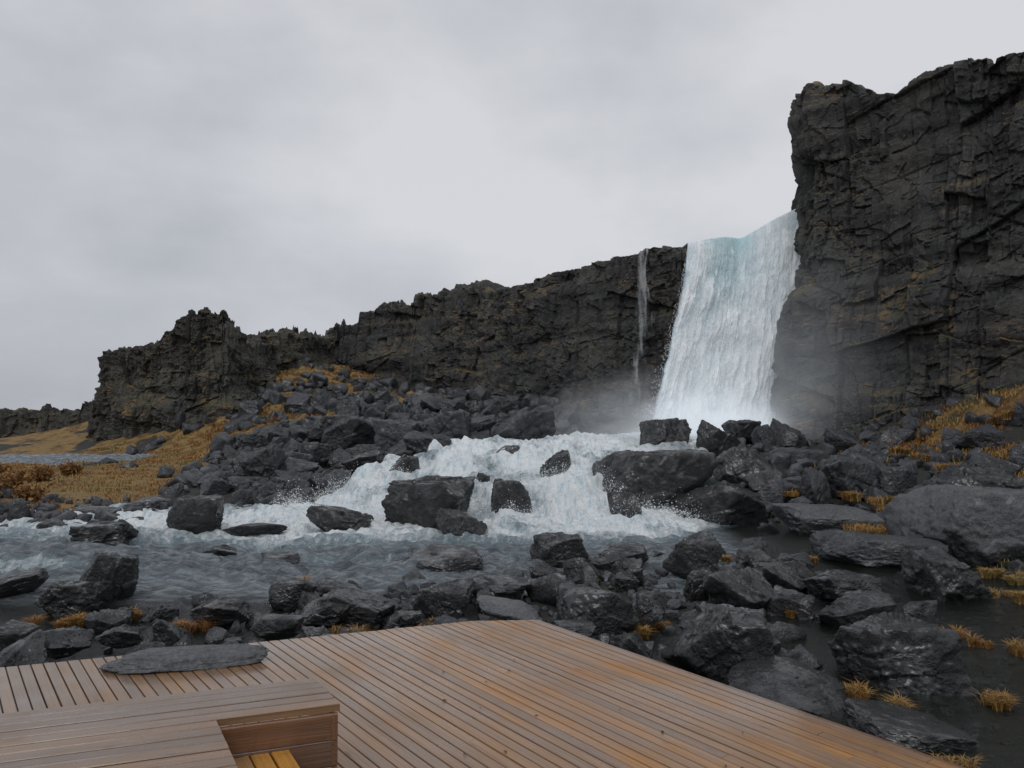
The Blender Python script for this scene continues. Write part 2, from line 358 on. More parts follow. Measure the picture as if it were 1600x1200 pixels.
Fr=[(-90,75,1.7,-1),(-60,66,1.5,-1),pt(0,646,62,-1),pt(60,643,60,-1),pt(135,632,60,-1),(-25,62,2.2,-1)]
cliff('cliff',Fr,.12,.10,8,.8,400,batter=.25,rim=1.1,mat=M_cliffL,cs=.8,label='low distant basalt ridge beyond the meadow')

# ---------- rocks
def ico(sub):
    bm=bmesh.new(); bmesh.ops.create_icosphere(bm,subdivisions=sub,radius=1)
    V=np.array([v.co[:] for v in bm.verts]); V/=np.linalg.norm(V,axis=1)[:,None]
    Fc=np.array([[v.index for v in f.verts] for f in bm.faces]); bm.free(); return V,Fc
ICO={2:ico(3),5:ico(6),3:ico(4)}
def rockV(seed,style,sub):
    r=np.random.default_rng(seed); V,Fc=ICO[sub]
    if style=='block':
        ax=np.array([[1,0,0],[-1,0,0],[0,1,0],[0,-1,0],[0,0,1],[0,0,-1]],float)+r.normal(0,.20,(6,3))
        ex=r.normal(0,1,(7,3)); n=np.concatenate([ax,ex]); h=np.concatenate([r.uniform(.58,.8,6),r.uniform(.8,.98,7)]); k=60
    elif style=='angular':
        n=r.normal(0,1,(12,3)); h=r.uniform(.52,.9,12); n=np.concatenate([n,[[0,0,-1],[0,.2,1],[1,.2,.3],[-1,0,.2]]]); h=np.concatenate([h,[.75,.85,1,1]]); k=70
    elif style=='round':
        n=r.normal(0,1,(16,3)); h=r.uniform(.70,1,16); n=np.concatenate([n,[[0,0,-1],[0,0,1],[1,0,0],[-1,0,0]]]); h=np.concatenate([h,[.9,.9,1,1]]); k=16
    n=n/np.linalg.norm(n,axis=1)[:,None]
    dt=np.clip(V@n.T,0,None)/h
    rad=1/((dt**k).sum(1)**(1/k))
    P=V*rad[:,None]
    if sub>=5:
        d0,_=blocky(P*1.1+seed*.7,seed+3,1.); d,e=blocky(P*2.4+seed,seed,1.); d2,e2=blocky(P*6+seed,seed+7,1.)
        a={'block':1,'angular':1,'round':.6}[style]
        P=P+V*((.10*a*d0+.075*a*d+.034*d2+.03*fbm(P*2.5+seed,4,seed)+.030*fbm(P*9,4,seed+3)+.018*fbm(P*24,2,seed+13)-.015*a*(1-ss(0,.06,e)))[:,None])
    elif sub==3:
        P=P+V*((.07*fbm(P*2.5+seed,3,seed))[:,None]+ (.06*blocky(P*2.2+seed,seed,1.)[0])[:,None])
    mn=P.min(0);mx=P.max(0); P=(P-(mn+mx)/2)/((mx-mn)/2)
    return P,Fc
styles=['block','angular','block','angular','round','angular','block','angular','round','block','angular','angular','block','round']
RM=[];RM2=[];RM3=[]
for i,s in enumerate(styles):
    P,Fc=rockV(500+i*13,s,5)
    me=mk_mesh('boulder_%s'%s,P,Fc,True)
    c=me.copy(); c.materials.append(M_rockd); RM2.append((s,c)); c=me.copy(); c.materials.append(M_slab); RM3.append((s,c)); me.materials.append(M_rock); RM.append((s,me))
by={s:[i for i,t in enumerate(styles) if t==s] for s in set(styles)}
nrock=0
placed=[]
def add_rock(x,y,z,sx,sy,sz,style=None,rot=None,tilt=.15,talus=False,label=None,idx=None):
    global nrock
    i=idx if idx is not None else random.choice(by[style] if style else range(len(RM)))
    me=(RM3 if 'smooth' in (label or '') else RM2 if talus else RM)[i][1]
    ob=bpy.data.objects.new('boulder',me); col.objects.link(ob)
    ob.location=(x,y,z); ob.scale=(sx,sy,sz)
    ob.rotation_euler=(random.uniform(-tilt,tilt),random.uniform(-tilt,tilt),random.uniform(-.35,.35)+random.choice([0,math.pi]) if rot is None else rot)
    ob['label']=label or ('dark angular basalt boulder fallen below the cliff' if talus else 'wet dark basalt boulder on the rocky river bank'); ob['category']='boulder'; ob['group']='basalt boulders around the river'
    placed.append((x,y,max(sx,sy))); nrock+=1
    return ob
def hero(x0,x1,y0,y1,d=None,style='angular',talus=False,label=None,zg=WL,idx=None,deep=1.0):
    if d is None: d=dist_on(zg,y1)
    w=(x1-x0)/F*d; dc=d+.42*w*deep; w=(x1-x0)/F*dc
    top=site((x0+x1)/2,y0,dc); bot=site((x0+x1)/2,y1,d)
    h=top[2]-bot[2]; zc=(top[2]+bot[2])/2-.14*h
    add_rock(top[0],dc,zc,w/2*1.05,w/2*deep,h*.66,style,tilt=.07,talus=talus,label=label,idx=idx)
inw='wet dark basalt boulder standing in the rushing river'
H=[ (611,747,745,834,None,'block','big square black basalt block standing in the river'),
(680,756,796,850,None,'angular',inw),(265,355,774,841,None,'round','rounded dark boulder in shallow foaming water'),(350,446,817,842,None,'round','flat rounded boulder just above the water'),
(120,221,815,861,None,'angular',inw),(480,578,790,836,None,'angular',inw),(318,381,850,876,None,'angular',inw),(400,466,868,890,None,'angular',inw),(570,600,812,830,16.8,'angular',inw),
(768,830,750,822,17.4,'round','dark rock with white water pouring round it'),(940,1090,703,802,18.0,'round','big rounded black block beside the rapids'),(993,1078,655,714,27,'angular',inw),(1085,1148,657,732,26,'block',inw),
(1135,1192,656,690,30,'block',inw),(1052,1192,750,826,17,'angular',inw),(1110,1216,695,775,21,'angular',inw),(845,892,704,760,20.0,'angular',inw),(540,602,703,742,25,'angular',inw),(600,652,710,750,21.5,'angular',inw),
(770,815,696,728,23,'round',inw),(950,1000,770,822,16.9,'round',inw),(735,765,738,775,18.6,'angular',inw),
(830,927,835,897,12.4,'block',None),(918,1008,848,905,12,'angular',None),(632,752,860,908,11.8,'round',None),(1035,1126,832,914,11.3,'angular',None),(1098,1218,890,978,9.5,'angular',None),
(1035,1196,938,1064,7.4,'angular','big rough black boulder close to the wooden deck'),(1303,1486,966,1098,7.1,'angular','big rough black boulder standing in still water'),(1278,1390,922,998,9.0,'angular',None),(874,992,916,1010,8.5,'round',None),
(735,832,900,958,9.8,'block',None),(645,742,905,975,9.2,'angular',None),(502,616,918,982,9.0,'block',None),(424,505,903,950,9.9,'round',None),(1144,1312,1044,1120,6.6,'round','flat wet boulder beside the wooden deck'),(1340,1502,1116,1182,5.9,'round','flat wet boulder beside the wooden deck'),
(112,211,862,946,10.1,'angular','pointed dark boulder leaning on the river bank'),(62,162,903,962,9.6,'angular',None),(-20,72,892,940,10.4,'angular',None),(-20,58,978,1042,7.6,'block',None),(745,840,945,975,7.6,'round','pale smooth flat stone at the edge of the deck'),
(1160,1235,862,905,12,'angular',None),(1180,1282,880,940,10.6,'angular',None),(1290,1442,833,893,12.5,'round','grey rounded slab beside the still water'),(1230,1352,790,842,15.5,'round','smooth light grey boulder among dark rocks'),
(1428,1625,760,888,12.4,'round','very large rounded smooth grey boulder on the bank'),(1430,1537,858,942,10.4,'angular',None),(1458,1556,745,818,14.6,'angular',None),(1516,1640,725,820,14.9,'angular',None),(1285,1362,714,786,19,'block',None),(1365,1425,728,782,19,'round',None),
(1400,1480,755,795,17.5,'angular',None),(1200,1280,700,760,24,'round',None),(1265,1366,895,945,10.2,'block',None),(990,1042,928,968,8.8,'angular',None),(860,930,975,1000,7.9,'angular',None),(300,400,930,975,9.0,'angular',None),
(160,225,975,1010,8.0,'angular',None),(60,140,985,1030,7.6,'angular',None),(1470,1520,725,765,18,'angular',None),(470,560,935,975,8.9,'angular',None),(395,480,960,1000,8.0,'round',None),(600,660,955,985,8.4,'angular',None),
(650,735,640,706,30,'angular',None),(758,856,638,696,30.5,'angular',None),(700,775,650,690,32,'angular',None),(590,660,655,720,30,'block',None),(450,520,690,735,27,'angular',None),(430,500,735,790,23,'angular',None),(505,590,645,700,33,'angular',None),(380,440,700,745,27,'angular',None),(480,545,650,690,34,'block',None),
(1490,1560,665,705,22,'angular',None),(185,262,778,815,19,'round',None),(110,190,790,828,18,'round',None),(350,420,745,775,22,'angular',None),(505,560,700,740,27,'angular',None)]
for x0,x1,y0,y1,d,stl,lb in H:
    dd=d if d else dist_on(WL,y1)
    hero(x0,x1,y0,y1,d,stl,talus=(dd>19.5 and x1<600) or (dd>26 and x1<870) or (dd>16.5 and x0>1195) or 'grey' in (lb or ''),label=lb if lb else (None))

# deck frame
DA=math.atan2(-1,.75); C0=Vector((0.178,6.14,0)); dex=Vector((math.cos(DA),math.sin(DA),0)); dey=Vector((-math.sin(DA),math.cos(DA),0))
def far_x(c): return float(np.interp(c,[-9.4,-3.49,-.41,0],[-2.7,-1.18,-.26,0]))
def on_deck(x,y,r):
    v=Vector((x,y,0))-C0; lx=v.dot(dex); ly=v.dot(dey)
    return ly<r and lx>far_x(min(0,ly))-r
cand=[]
def scatter(n,pxr,dr,smin,smax,power=2.2,cond=None,talus=False,overlap=.55,flat=(.6,1.)):
    k=0;t=0
    while k<n and t<n*12:
        t+=1
        px=random.uniform(*pxr); d=math.sqrt(random.uniform(dr[0]**2,dr[1]**2))
        x=(px-800)/F*d; s=smin+(smax-smin)*random.random()**power
        if cond and not cond(px,x,d,s): continue
        if d<9 and on_deck(x,d,s*.95+.03): continue
        if float(channel(np.array([x]),np.array([d]))[0])>.15 and d>15.5: continue
        A=PA[:nP[0]]
        if ((A[:,0]-x)**2+(A[:,1]-d)**2<(overlap*(A[:,2]+s))**2).any(): continue
        PA[nP[0]]=(x,d,s); nP[0]+=1; cand.append((x,d,s,talus,random.uniform(*flat))); k+=1
PA=np.zeros((9000,3)); PA[:len(placed)]=placed; nP=[len(placed)]
land=lambda px,x,d,s: float(T([x],[d],False)[0])>-1.06-(s*.1)
scatter(60,(1150,1680),(15,30),.22,.75,2.0,lambda px,x,d,s: px>1180+max(0,(20-d))*8,True,.85)
scatter(210,(320,900),(22,50),.25,.95,2.0,lambda px,x,d,s: (px>340+ (30-min(30,d))*14) and float(grassmask([x],[d])[0])<.6,True,.55)
scatter(30,(260,470),(18.5,30),.15,.6,1.8,lambda px,x,d,s:land(px,x,d,s),True,.8)
scatter(34,(-40,300),(16.6,18.6),.12,.42,2,land,False,.8)
scatter(190,(-60,1250),(6,13.6),.09,.32,1.7,lambda px,x,d,s: land(px,x,d,s) ,False,.72)
scatter(12,(1250,1660),(6,15),.08,.3,2,lambda px,x,d,s: True,False,.85)
scatter(150,(250,620),(40,58),.25,.8,2,lambda px,x,d,s: float(grassmask([x],[d])[0])<.75,True,.55)
scatter(60,(600,900),(44,58),.3,.9,2,None,True,.5)
scatter(700,(-80,1250),(5.5,14),.025,.11,1.4,lambda px,x,d,s: land(px,x,d,s) and float(T([x],[d],False)[0])>-1.0,False,.6)
scatter(300,(1200,1700),(5.0,12.5),.02,.13,2.0,None,False,.62)
scatter(1000,(320,950),(20,56),.08,.35,1.5,lambda px,x,d,s: float(grassmask([x],[d])[0])<.6,True,.4)
scatter(260,(1150,1700),(14,32),.08,.34,1.5,lambda px,x,d,s: float(grassmask([x],[d])[0])<.5,True,.5)
scatter(200,(-60,450),(16.5,20),.04,.2,1.5,land,False,.6)
scatter(110,(-60,300),(20,46),.08,.45,2.2,lambda px,x,d,s: float(T([x],[d],False)[0])>-1. and float(grassmask([x],[d])[0])<.55,True,.7)
cand.sort(key=lambda c:-c[2]/c[1])
room=298-nrock
XY=np.array([(c[0],c[1]) for c in cand]); TZ=T(XY[:,0],XY[:,1])
rubV=[];rubF=[];off=0
lo=[rockV(900+i*7,s,2) for i,s in enumerate(['angular','block','angular','round','angular','block'])]
lo3=[rockV(950+i*7,s,3) for i,s in enumerate(['angular','block','angular','round','angular','block'])]
for i,(x,y,s,tal,fl) in enumerate(cand):
    z=max(TZ[i],WL-.12 if not (tal or (x>3 and y<13)) else -9)+s*fl*.35
    if i<room:
        add_rock(x,y,z,s*random.uniform(.85,1.2),s*random.uniform(.75,1.1),s*fl*random.uniform(.9,1.1),rot=random.uniform(0,6.28),tilt=.5,talus=tal,style='round' if (x<-5 and 15<y<21) else random.choice(['angular','angular','angular','block','round']))
    else:
        P,Fc=(lo3 if i<room+330 else lo)[i%6]
        Rm=np.array(Euler((random.uniform(-.5,.5),random.uniform(-.5,.5),random.uniform(0,6.28))).to_matrix())
        rubV.append((P*np.array([s,s*.85,s*fl]))@Rm.T+np.array([x,y,z])); rubF.append(Fc+off); off+=len(P)
mk_obj('rubble',mk_mesh('rubble',np.concatenate(rubV),np.concatenate(rubF),True),M_rockd,kind='stuff',label='small wet basalt stones between the boulders',category='rubble')

# ---------- wood
def wood(name,base,dark,rough=.30,var=.46):
    m,nt,b=new_mat(name)
    tc=N(nt,'ShaderNodeTexCoord'); o=tc.outputs['Object']; t=attr(nt,'tint')
    cx=N(nt,'ShaderNodeCombineXYZ'); L(nt,mth(nt,'MULTIPLY',t,37.),cx.inputs[0]); L(nt,mth(nt,'MULTIPLY',t,11.),cx.inputs[2])
    va=N(nt,'ShaderNodeVectorMath',operation='ADD'); L(nt,o,va.inputs[0]); L(nt,cx.outputs[0],va.inputs[1])
    gr=noise(nt,mapping(nt,va.outputs[0],(1.2,45,45)),1.6,6,.65); gr=ramp(nt,gr,[(.3,0.),(.7,1.)])
    bl=noise(nt,mapping(nt,va.outputs[0],(.8,2,2)),1.4,5,.6)
    kn=N(nt,'ShaderNodeTexVoronoi'); L(nt,mapping(nt,va.outputs[0],(2.2,14,14)),kn.inputs['Vector']); kn.inputs['Scale'].default_value=1.0
    k=ramp(nt,kn.outputs['Distance'],[(.05,1.),(.12,0.)])
    c=mixc(nt,gr,dark,base)
    hs=N(nt,'ShaderNodeHueSaturation'); L(nt,c,hs.inputs['Color']); L(nt,mth(nt,'ADD',1-var/2,mth(nt,'MULTIPLY',t,var)),hs.inputs['Value']); L(nt,mth(nt,'ADD',.82,mth(nt,'MULTIPLY',t,.3)),hs.inputs['Saturation'])
    c=hs.outputs[0]
    c=mixc(nt,ramp(nt,bl,[(.42,0.),(.68,.45)]),c,(.16,.13,.10))
    sp=N(nt,'ShaderNodeSeparateXYZ'); L(nt,o,sp.inputs[0])
    old=mth(nt,'MULTIPLY',mth(nt,'SUBTRACT',mth(nt,'MULTIPLY',sp.outputs[1],-.22),.22),.8,True)
    c=mixc(nt,mth(nt,'MINIMUM',old,.5),c,(.145,.122,.10))
    wetm=ramp(nt,noise(nt,o,1.1,6,.65),[(.38,1.),(.64,0.)])
    c=mixc(nt,mth(nt,'MULTIPLY',wetm,.38),c,(.105,.05,.022))
    c=mixc(nt,mth(nt,'MULTIPLY',k,.6),c,(.05,.025,.012))
    L(nt,c,b.inputs['Base Color'])
    L(nt,mixc(nt,wetm,(rough+.15,)*3,(rough-.08,)*3),b.inputs['Roughness'])
    L(nt,mth(nt,'ADD',.12,mth(nt,'MULTIPLY',wetm,.8)),b.inputs['Coat Weight']); b.inputs['Coat Roughness'].default_value=.14
    bump(nt,gr,b,.35,.008)
    return m
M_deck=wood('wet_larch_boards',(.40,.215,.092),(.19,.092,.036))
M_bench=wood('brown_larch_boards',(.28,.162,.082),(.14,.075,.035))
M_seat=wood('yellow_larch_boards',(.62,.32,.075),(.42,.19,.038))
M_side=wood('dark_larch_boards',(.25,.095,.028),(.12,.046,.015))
class Boards:
    def __init__(s): s.V=[];s.F=[];s.t=[];s.o=0
    def add(s,x0,x1,y0,y1,z0,z1,sk0=0,sk1=0,c=.004):
        prof=[(y0,z0),(y1,z0),(y1,z1-c),(y1-c,z1),(y0+c,z1),(y0,z1-c)]
        t=random.random(); w=(y1-y0)
        dz=random.uniform(-.0015,.0015)
        for xe,sk in ((x0,sk0),(x1,sk1)):
            for (a,z) in prof:
                s.V.append((xe+sk*(a-y0)/w,a,z+dz)); s.t.append(t)
        o=s.o
        for i in range(6):
            j=(i+1)%6; s.F.append([o+i,o+j,o+6+j,o+6+i])
        s.F.append([o+5,o+4,o+1,o+0]); s.F.append([o+4,o+3,o+2,o+1]); s.F.append([o+6,o+7,o+10,o+11]); s.F.append([o+7,o+8,o+9,o+10])
        s.o+=12
    def mesh(s,n): 
        me=mk_mesh(n,s.V,s.F,False,{'tint':s.t})
        bm=bmesh.new(); bm.from_mesh(me); bmesh.ops.recalc_face_normals(bm,faces=bm.faces); bm.to_mesh(me); bm.free(); return me
deck=bpy.data.objects.new('wooden_deck',None); col.objects.link(deck); deck.location=C0; deck.rotation_euler=(0,0,DA)
deck['label']='wet brown wooden viewing deck above the rocky river bank'; deck['category']='deck'
B=Boards(); pitch=.067; c=0
while c>-7.5:
    wj=random.uniform(-.0012,.0012)
    y1=c; y0=c-pitch+.0075+wj
    a=far_x(y1); b0=far_x(y0)
    xx=b0; first=True
    end=8.0
    while xx<end:
        ln=random.uniform(2.6,4.6); nx_=min(end,xx+ln)
        B.add(xx,nx_-.003,y0,y1,-.032,0,sk0=(a-b0) if first else 0,c=.0025); first=False; xx=nx_
    c-=pitch
mk_obj('deck_board',B.mesh('deck_board'),M_deck,deck)
B=Boards(); B.add(.002,8,.004,.034,-.20,-.004)
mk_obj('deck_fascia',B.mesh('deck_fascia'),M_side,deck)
B=Boards()
for i in range(16):
    y=-.15-i*.45; B.add(far_x(y)+.12,8,y-.05,y,-.20,-.034)
mk_obj('deck_joist',B.mesh('deck_joist'),M_side,deck)
for k in range(4):
    B=Boards(); B.add(.4+k*1.6,.5+k*1.6,-.16,-.06,-1.3,-.2)
    mk_obj('deck_post',B.mesh('deck_post'),M_side,deck)
# bench platform
BA=math.atan2(.339,.941); bench=bpy.data.objects.new('wooden_bench_platform',None); col.objects.link(bench); bench.location=(-.70,3.17,0); bench.rotation_euler=(0,0,BA)
bench['label']='raised brown wooden bench platform with a stepped seat recess'; bench['category']='bench'
BT=.45
B=Boards(); p2=.072; y=.385
while y>-2.2:
    y1=y; y0=y-p2+.0075
    if y0>-.02: e0,e1=-.2*max(y0,0)+.015,-.2*max(y1,0)+.015
    else: e0,e1=-.46+.17*(-y0)*1.0,-.46+.17*(-y1)
    for xa,xb in ((-5,-2.6+random.uniform(-.5,.9)),):
        B.add(xa,xb-.003,y0,y1,BT-.03,BT,c=.003)
        B.add(xb,e0,y0,y1,BT-.03,BT,sk1=(e1-e0),c=.003)
    y-=p2
mk_obj('bench_top',B.mesh('bench_top'),M_bench,bench)
B=Boards()
def vboard(Bd,xa,xb,y,z0,z1,th=.025):
    Bd.add(xa,xb,y,y+th,z0,z1)
for k in range(4):
    z1=BT-.034-k*.104; vboard(B,-.455,-.002,.012,z1-.100,z1)
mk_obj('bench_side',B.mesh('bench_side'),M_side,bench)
def yboards(name,rows,mat,ang):
    Bd=Boards()
    for r in rows: Bd.add(*r)
    o=mk_obj(name,Bd.mesh(name),mat,bench); o.rotation_euler=(0,0,math.pi/2+ang); return o
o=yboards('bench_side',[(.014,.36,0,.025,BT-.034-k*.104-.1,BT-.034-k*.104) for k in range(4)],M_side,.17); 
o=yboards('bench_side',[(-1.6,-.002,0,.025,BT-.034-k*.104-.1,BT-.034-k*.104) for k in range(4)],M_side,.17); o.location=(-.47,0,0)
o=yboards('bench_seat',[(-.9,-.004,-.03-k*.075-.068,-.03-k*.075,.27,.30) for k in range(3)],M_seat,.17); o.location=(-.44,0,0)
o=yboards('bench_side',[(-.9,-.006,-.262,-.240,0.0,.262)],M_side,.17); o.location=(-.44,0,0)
# wind-blown leaf litter lying on the boards
lV=[];lF=[]
for i in range(44):
    lx=random.uniform(.3,4.6); ly=-random.uniform(.05,2.6); v=C0+dex*lx+dey*ly; r=random.uniform(.005,.022); a=random.uniform(0,6.28); o=len(lV)
    for j,(q,h) in enumerate([(1,.002),(.45,.007),(-1,.003),(-.45,.010)]):
        ang=a+(math.pi/2 if j%2 else 0); lV.append((v.x+math.cos(ang)*r*q,v.y+math.sin(ang)*r*q,.003+h))
    lF.append((o,o+1,o+2,o+3))
Ml,nt,b=new_mat('dead_leaf'); b.inputs['Base Color'].default_value=(.05,.028,.015,1); b.inputs['Roughness'].default_value=.6
mk_obj('leaf_litter',mk_mesh('leaf_litter',lV,lF,False),Ml,kind='stuff',label='small dark dead leaves scattered on the deck',category='leaves')

# flat stone lying on the deck
P,Fc=rockV(1234,'round',5)
P[:,2]=np.where(P[:,2]<0,P[:,2]*.4,P[:,2])
st=mk_obj('flat_stone',mk_mesh('flat_stone',P,Fc,True),M_slab,label='long flat smooth grey stone let into the deck edge',category='stone')
st.location=(-2.12,5.10,.015); st.scale=(.52,.19,.085); st.rotation_euler=(0,0,.22)

# ---------- grass
gV=[];gF=[];gt=[];go=0
def tuft(x,y,z,n,rad,h,hue):
    global go
    for _ in range(n):
        a=random.uniform(0,6.28); r=rad*math.sqrt(random.random()); bx=x+r*math.cos(a); by_=y+r*math.sin(a)
        la=random.uniform(0,6.28); lean=random.uniform(.3,1.3)*h; hh=h*random.uniform(.4,1.1); w=.0008+.00045*y
        px_,py_=math.cos(la+1.57)*w,math.sin(la+1.57)*w; dx,dy=math.cos(la)*lean,math.sin(la)*lean
        gV.extend([(bx-px_,by_-py_,z-.03),(bx+px_,by_+py_,z-.03),(bx+dx*.35+px_*.8,by_+dy*.35+py_*.8,z+hh*.65),(bx+dx*.35-px_*.8,by_+dy*.35-py_*.8,z+hh*.65),(bx+dx+px_*.1,by_+dy+py_*.1,z+hh*.75),(bx+dx-px_*.1,by_+dy-py_*.1,z+hh*.75)])
        gF.extend([(go,go+1,go+2,go+3),(go+3,go+2,go+4,go+5)]); t=min(1,max(0,hue+random.uniform(-.25,.25))); gt.extend([t]*6); go+=6
near=[(295,975,.9),(975,910,.7),(1175,980,.8),(1012,970,.7),(50,968,.8),(112,966,.7),(1515,1185,.6),(1548,1085,.6),(1335,1075,.6),(1545,1000,.7),(1580,880,.3),(1550,890,.4),(545,985,.6),(352,940,.7),(1255,1060,.6),(1480,985,.8),(1400,1095,.5),(920,905,.7),(640,985,.6),(1040,880,.6),(1190,890,.6),(1600,1010,.6),(1000,985,.5),(1265,870,.7),(705,975,.5),
 (840,910,.7),(1240,950,.7),(470,905,.6),(200,955,.7),(1130,870,.6),(770,960,.6),(1590,900,.3),(1560,920,.4),(1600,930,.5)]
for px,py,hu in near:
    d=dist_on(-.80,py); x,y,z=site(px,py,d)
    if on_deck(x,y,.05): continue
    sp_=random.uniform(.08,.2)
    for k in range(random.randint(3,7)):
        tuft(x+random.uniform(-sp_,sp_),y+random.uniform(-sp_,sp_)*.7,-.87,random.randint(40,90),random.uniform(.03,.08),random.uniform(.05,.15),hu)
def gfield(n,pxr,dr,h,nb,thr=.5,hue=.7):
    px=rng.uniform(pxr[0],pxr[1],n); d=np.sqrt(rng.uniform(dr[0]**2,dr[1]**2,n)); x=(px-800)/F*d
    gmk=grassmask(x,d); z=T(x,d); kk=(gmk>thr)&(z>WL+.05)
    hn=fbm(P3(x,d)*.5,3,55)
    for xx,yy,zz,h_ in zip(x[kk],d[kk],z[kk],hn[kk]): tuft(xx,yy,zz,nb,.25,h*random.uniform(.6,1.3),hue+h_*.9)
gfield(3800,(-60,420),(18.5,48),.11,10,.5,.45)
gfield(2000,(330,620),(36,62),.20,9,.55,.6)
gfield(2600,(1250,1700),(15,31),.20,9,.3,.7)
gfield(300,(1380,1700),(9,14),.12,12,.35,.35)
for px,py,d,h in [(1400,725,17,.25),(1480,690,20,.4),(1510,735,17,.3),(1425,800,15,.3),(1360,812,15,.25),(1380,715,18,.2),(1350,800,15.5,.2),(1440,780,15.5,.3),(1560,700,18,.3),(1560,620,25,.4),(1590,640,24,.4),(1530,660,24,.4),(1320,720,20,.2),(1590,680,20,.4),(1400,800,15,.25),(1575,745,15.5,.25),(1450,735,18,.25),(1340,745,18.5,.25),(1250,760,19,.2),(1415,690,24,.3),(1450,700,22,.3)]:
    x,y,z=site(px,py,d); z=min(z,float(T([x],[y])[0])+.25)
    for k in range(5): tuft(x+random.uniform(-.3,.3),y+random.uniform(-.2,.2),z-.05,60,.16,h*random.uniform(.6,1),.6)
m,nt,b=new_mat('autumn_grass_blades')
t=attr(nt,'tint'); L(nt,ramp(nt,t,[(0,(.12,.12,.04)),(.3,(.28,.20,.07)),(.6,(.31,.17,.042)),(1,(.20,.078,.022))]),b.inputs['Base Color']); b.inputs['Roughness'].default_value=.7
mk_obj('grass',mk_mesh('grass',gV,gF,False,{'tint':gt}),m,kind='stuff',label='orange and yellow autumn grass tufts among the rocks',category='grass')
M_shrub,nt,b=new_mat('rust_willow'); g=N(nt,'ShaderNodeNewGeometry'); L(nt,ramp(nt,noise(nt,g.outputs['Position'],9,3),[(.35,(.13,.07,.025)),(.65,(.30,.15,.045))]),b.inputs['Base Color']); b.inputs['Roughness'].default_value=.8
def shrub(px,py,d,s):
    x,y,z=site(px,py,d); z=float(T([x],[y])[0]); V=[];Fq=[];o=0
    for _ in range(170):
        a=random.uniform(0,6.28); l=s*random.uniform(.6,1.1); sp=random.uniform(.1,.75)
        p0=np.array([x+random.uniform(-.15,.15),y+random.uniform(-.15,.15),z-.02]); p1=p0+np.array([math.cos(a)*sp*l,math.sin(a)*sp*l,l*.85])
        w=np.array([math.cos(a+1.57),math.sin(a+1.57),0])*.01
        V+= [p0-w,p0+w,p1+w*.4,p1-w*.4]; Fq.append((o,o+1,o+2,o+3)); o+=4
        for k in range(6):
            q=p0+(p1-p0)*random.uniform(.35,1)+rng.normal(0,.05,3); r1=rng.normal(0,.03,3); r2=rng.normal(0,.03,3)
            V+=[q-r1,q+r2,q+r1,q-r2]; Fq.append((o,o+1,o+2,o+3)); o+=4
    ob=mk_obj('willow_shrub',mk_mesh('willow_shrub',V,Fq,False),M_shrub,label='low rust-brown willow shrub in the autumn meadow',category='shrub'); ob['group']='willow shrubs in the meadow'
for a in [(20,790,21,.75),(65,770,25,.6),(110,755,28,.5),(0,770,26,.6),(45,800,20,.45)]: shrub(*a)

# ---------- waterfall
lip=[site(1072,380,39.2),site(1100,374,39.4),site(1135,370,39.6),site(1158,373,39.7),site(1185,357,39.4),site(1210,342,39),site(1256,320,38.6)]
us=np.array([0,.16,.36,.5,.64,.78,1.])
LP=np.array(lip)
uu_=np.linspace(0,1,101); LPd=np.stack([np.convolve(np.pad(np.interp(uu_,us,LP[:,k]),4,mode='edge'),np.ones(9)/9,'valid') for k in range(3)],1)
us=uu_; LP=LPd
fb0=np.array(site(1010,676,37.4)); fb1=np.array(site(1228,676,37.6))
def curtain(seed,push,u0=0,u1=1,nu=460,nv=460,amp=.25,lift=0,thin=0.,edge=.05):
    u=np.linspace(u0,u1,nu)[:,None]; v=np.linspace(-.05,1,nv)[None]
    lx=np.interp(u,us,LP[:,0])+0*v; ly=np.interp(u,us,LP[:,1])+0*v; lz=np.interp(u,us,LP[:,2])+0*v
    vv=np.clip(v,0,1)+0*u
    fall=np.sqrt(vv)*.6+vv*.4
    left=fb0[0]+(fb1[0]-fb0[0])*u
    X=lx+(left-lx)*vv**1.1
    Y=ly+(fb0[1]+(fb1[1]-fb0[1])*u-ly)*fall - push*fall
    Z=lz+(.25-lz)*vv+lift*(1-vv)
    up=np.clip(-v,0,1)+0*u; Y=Y+up*40; Z=Z+up*1.2
    uf=(u+0*v).ravel(); vf=(v+0*u).ravel()
    wob=fbm(np.stack([uf*5,vf*3,uf*0+seed],1),3,seed+30)*.06
    P=np.stack([(uf+wob)*26,vf*2.6,np.full(uf.size,seed*3.1)],1)
    s1=fbm(P,4,seed); s2=fbm(P*np.array([3.0,4.0,1]),4,seed+5); clump=fbm(np.stack([P[:,0]*.30,P[:,1]*2.6,P[:,2]],1),5,seed+9)
    d=(amp*(s1*.65+s2*.12+clump*1.1)).reshape(nu,nv)*(0.25+ss(0,.25,vv))
    Y=Y-d; X=X+.25*d
    dens=(.80-thin+.24*s1+.14*s2+.42*clump)+.12*vf
    ed=np.minimum(uf-u0,u1-uf)+.03*fbm(np.stack([uf*0+seed,vf*9,uf*0],1),4,seed+2); dens=dens-.9*(1-ss(0,edge,ed))*ss(.0,.2,vf)
    V=np.stack([X.ravel(),Y.ravel(),Z.ravel()],1)
    return V,gridF(nu,nv),{'dens':dens,'drop':vv.ravel(),'across':uf}
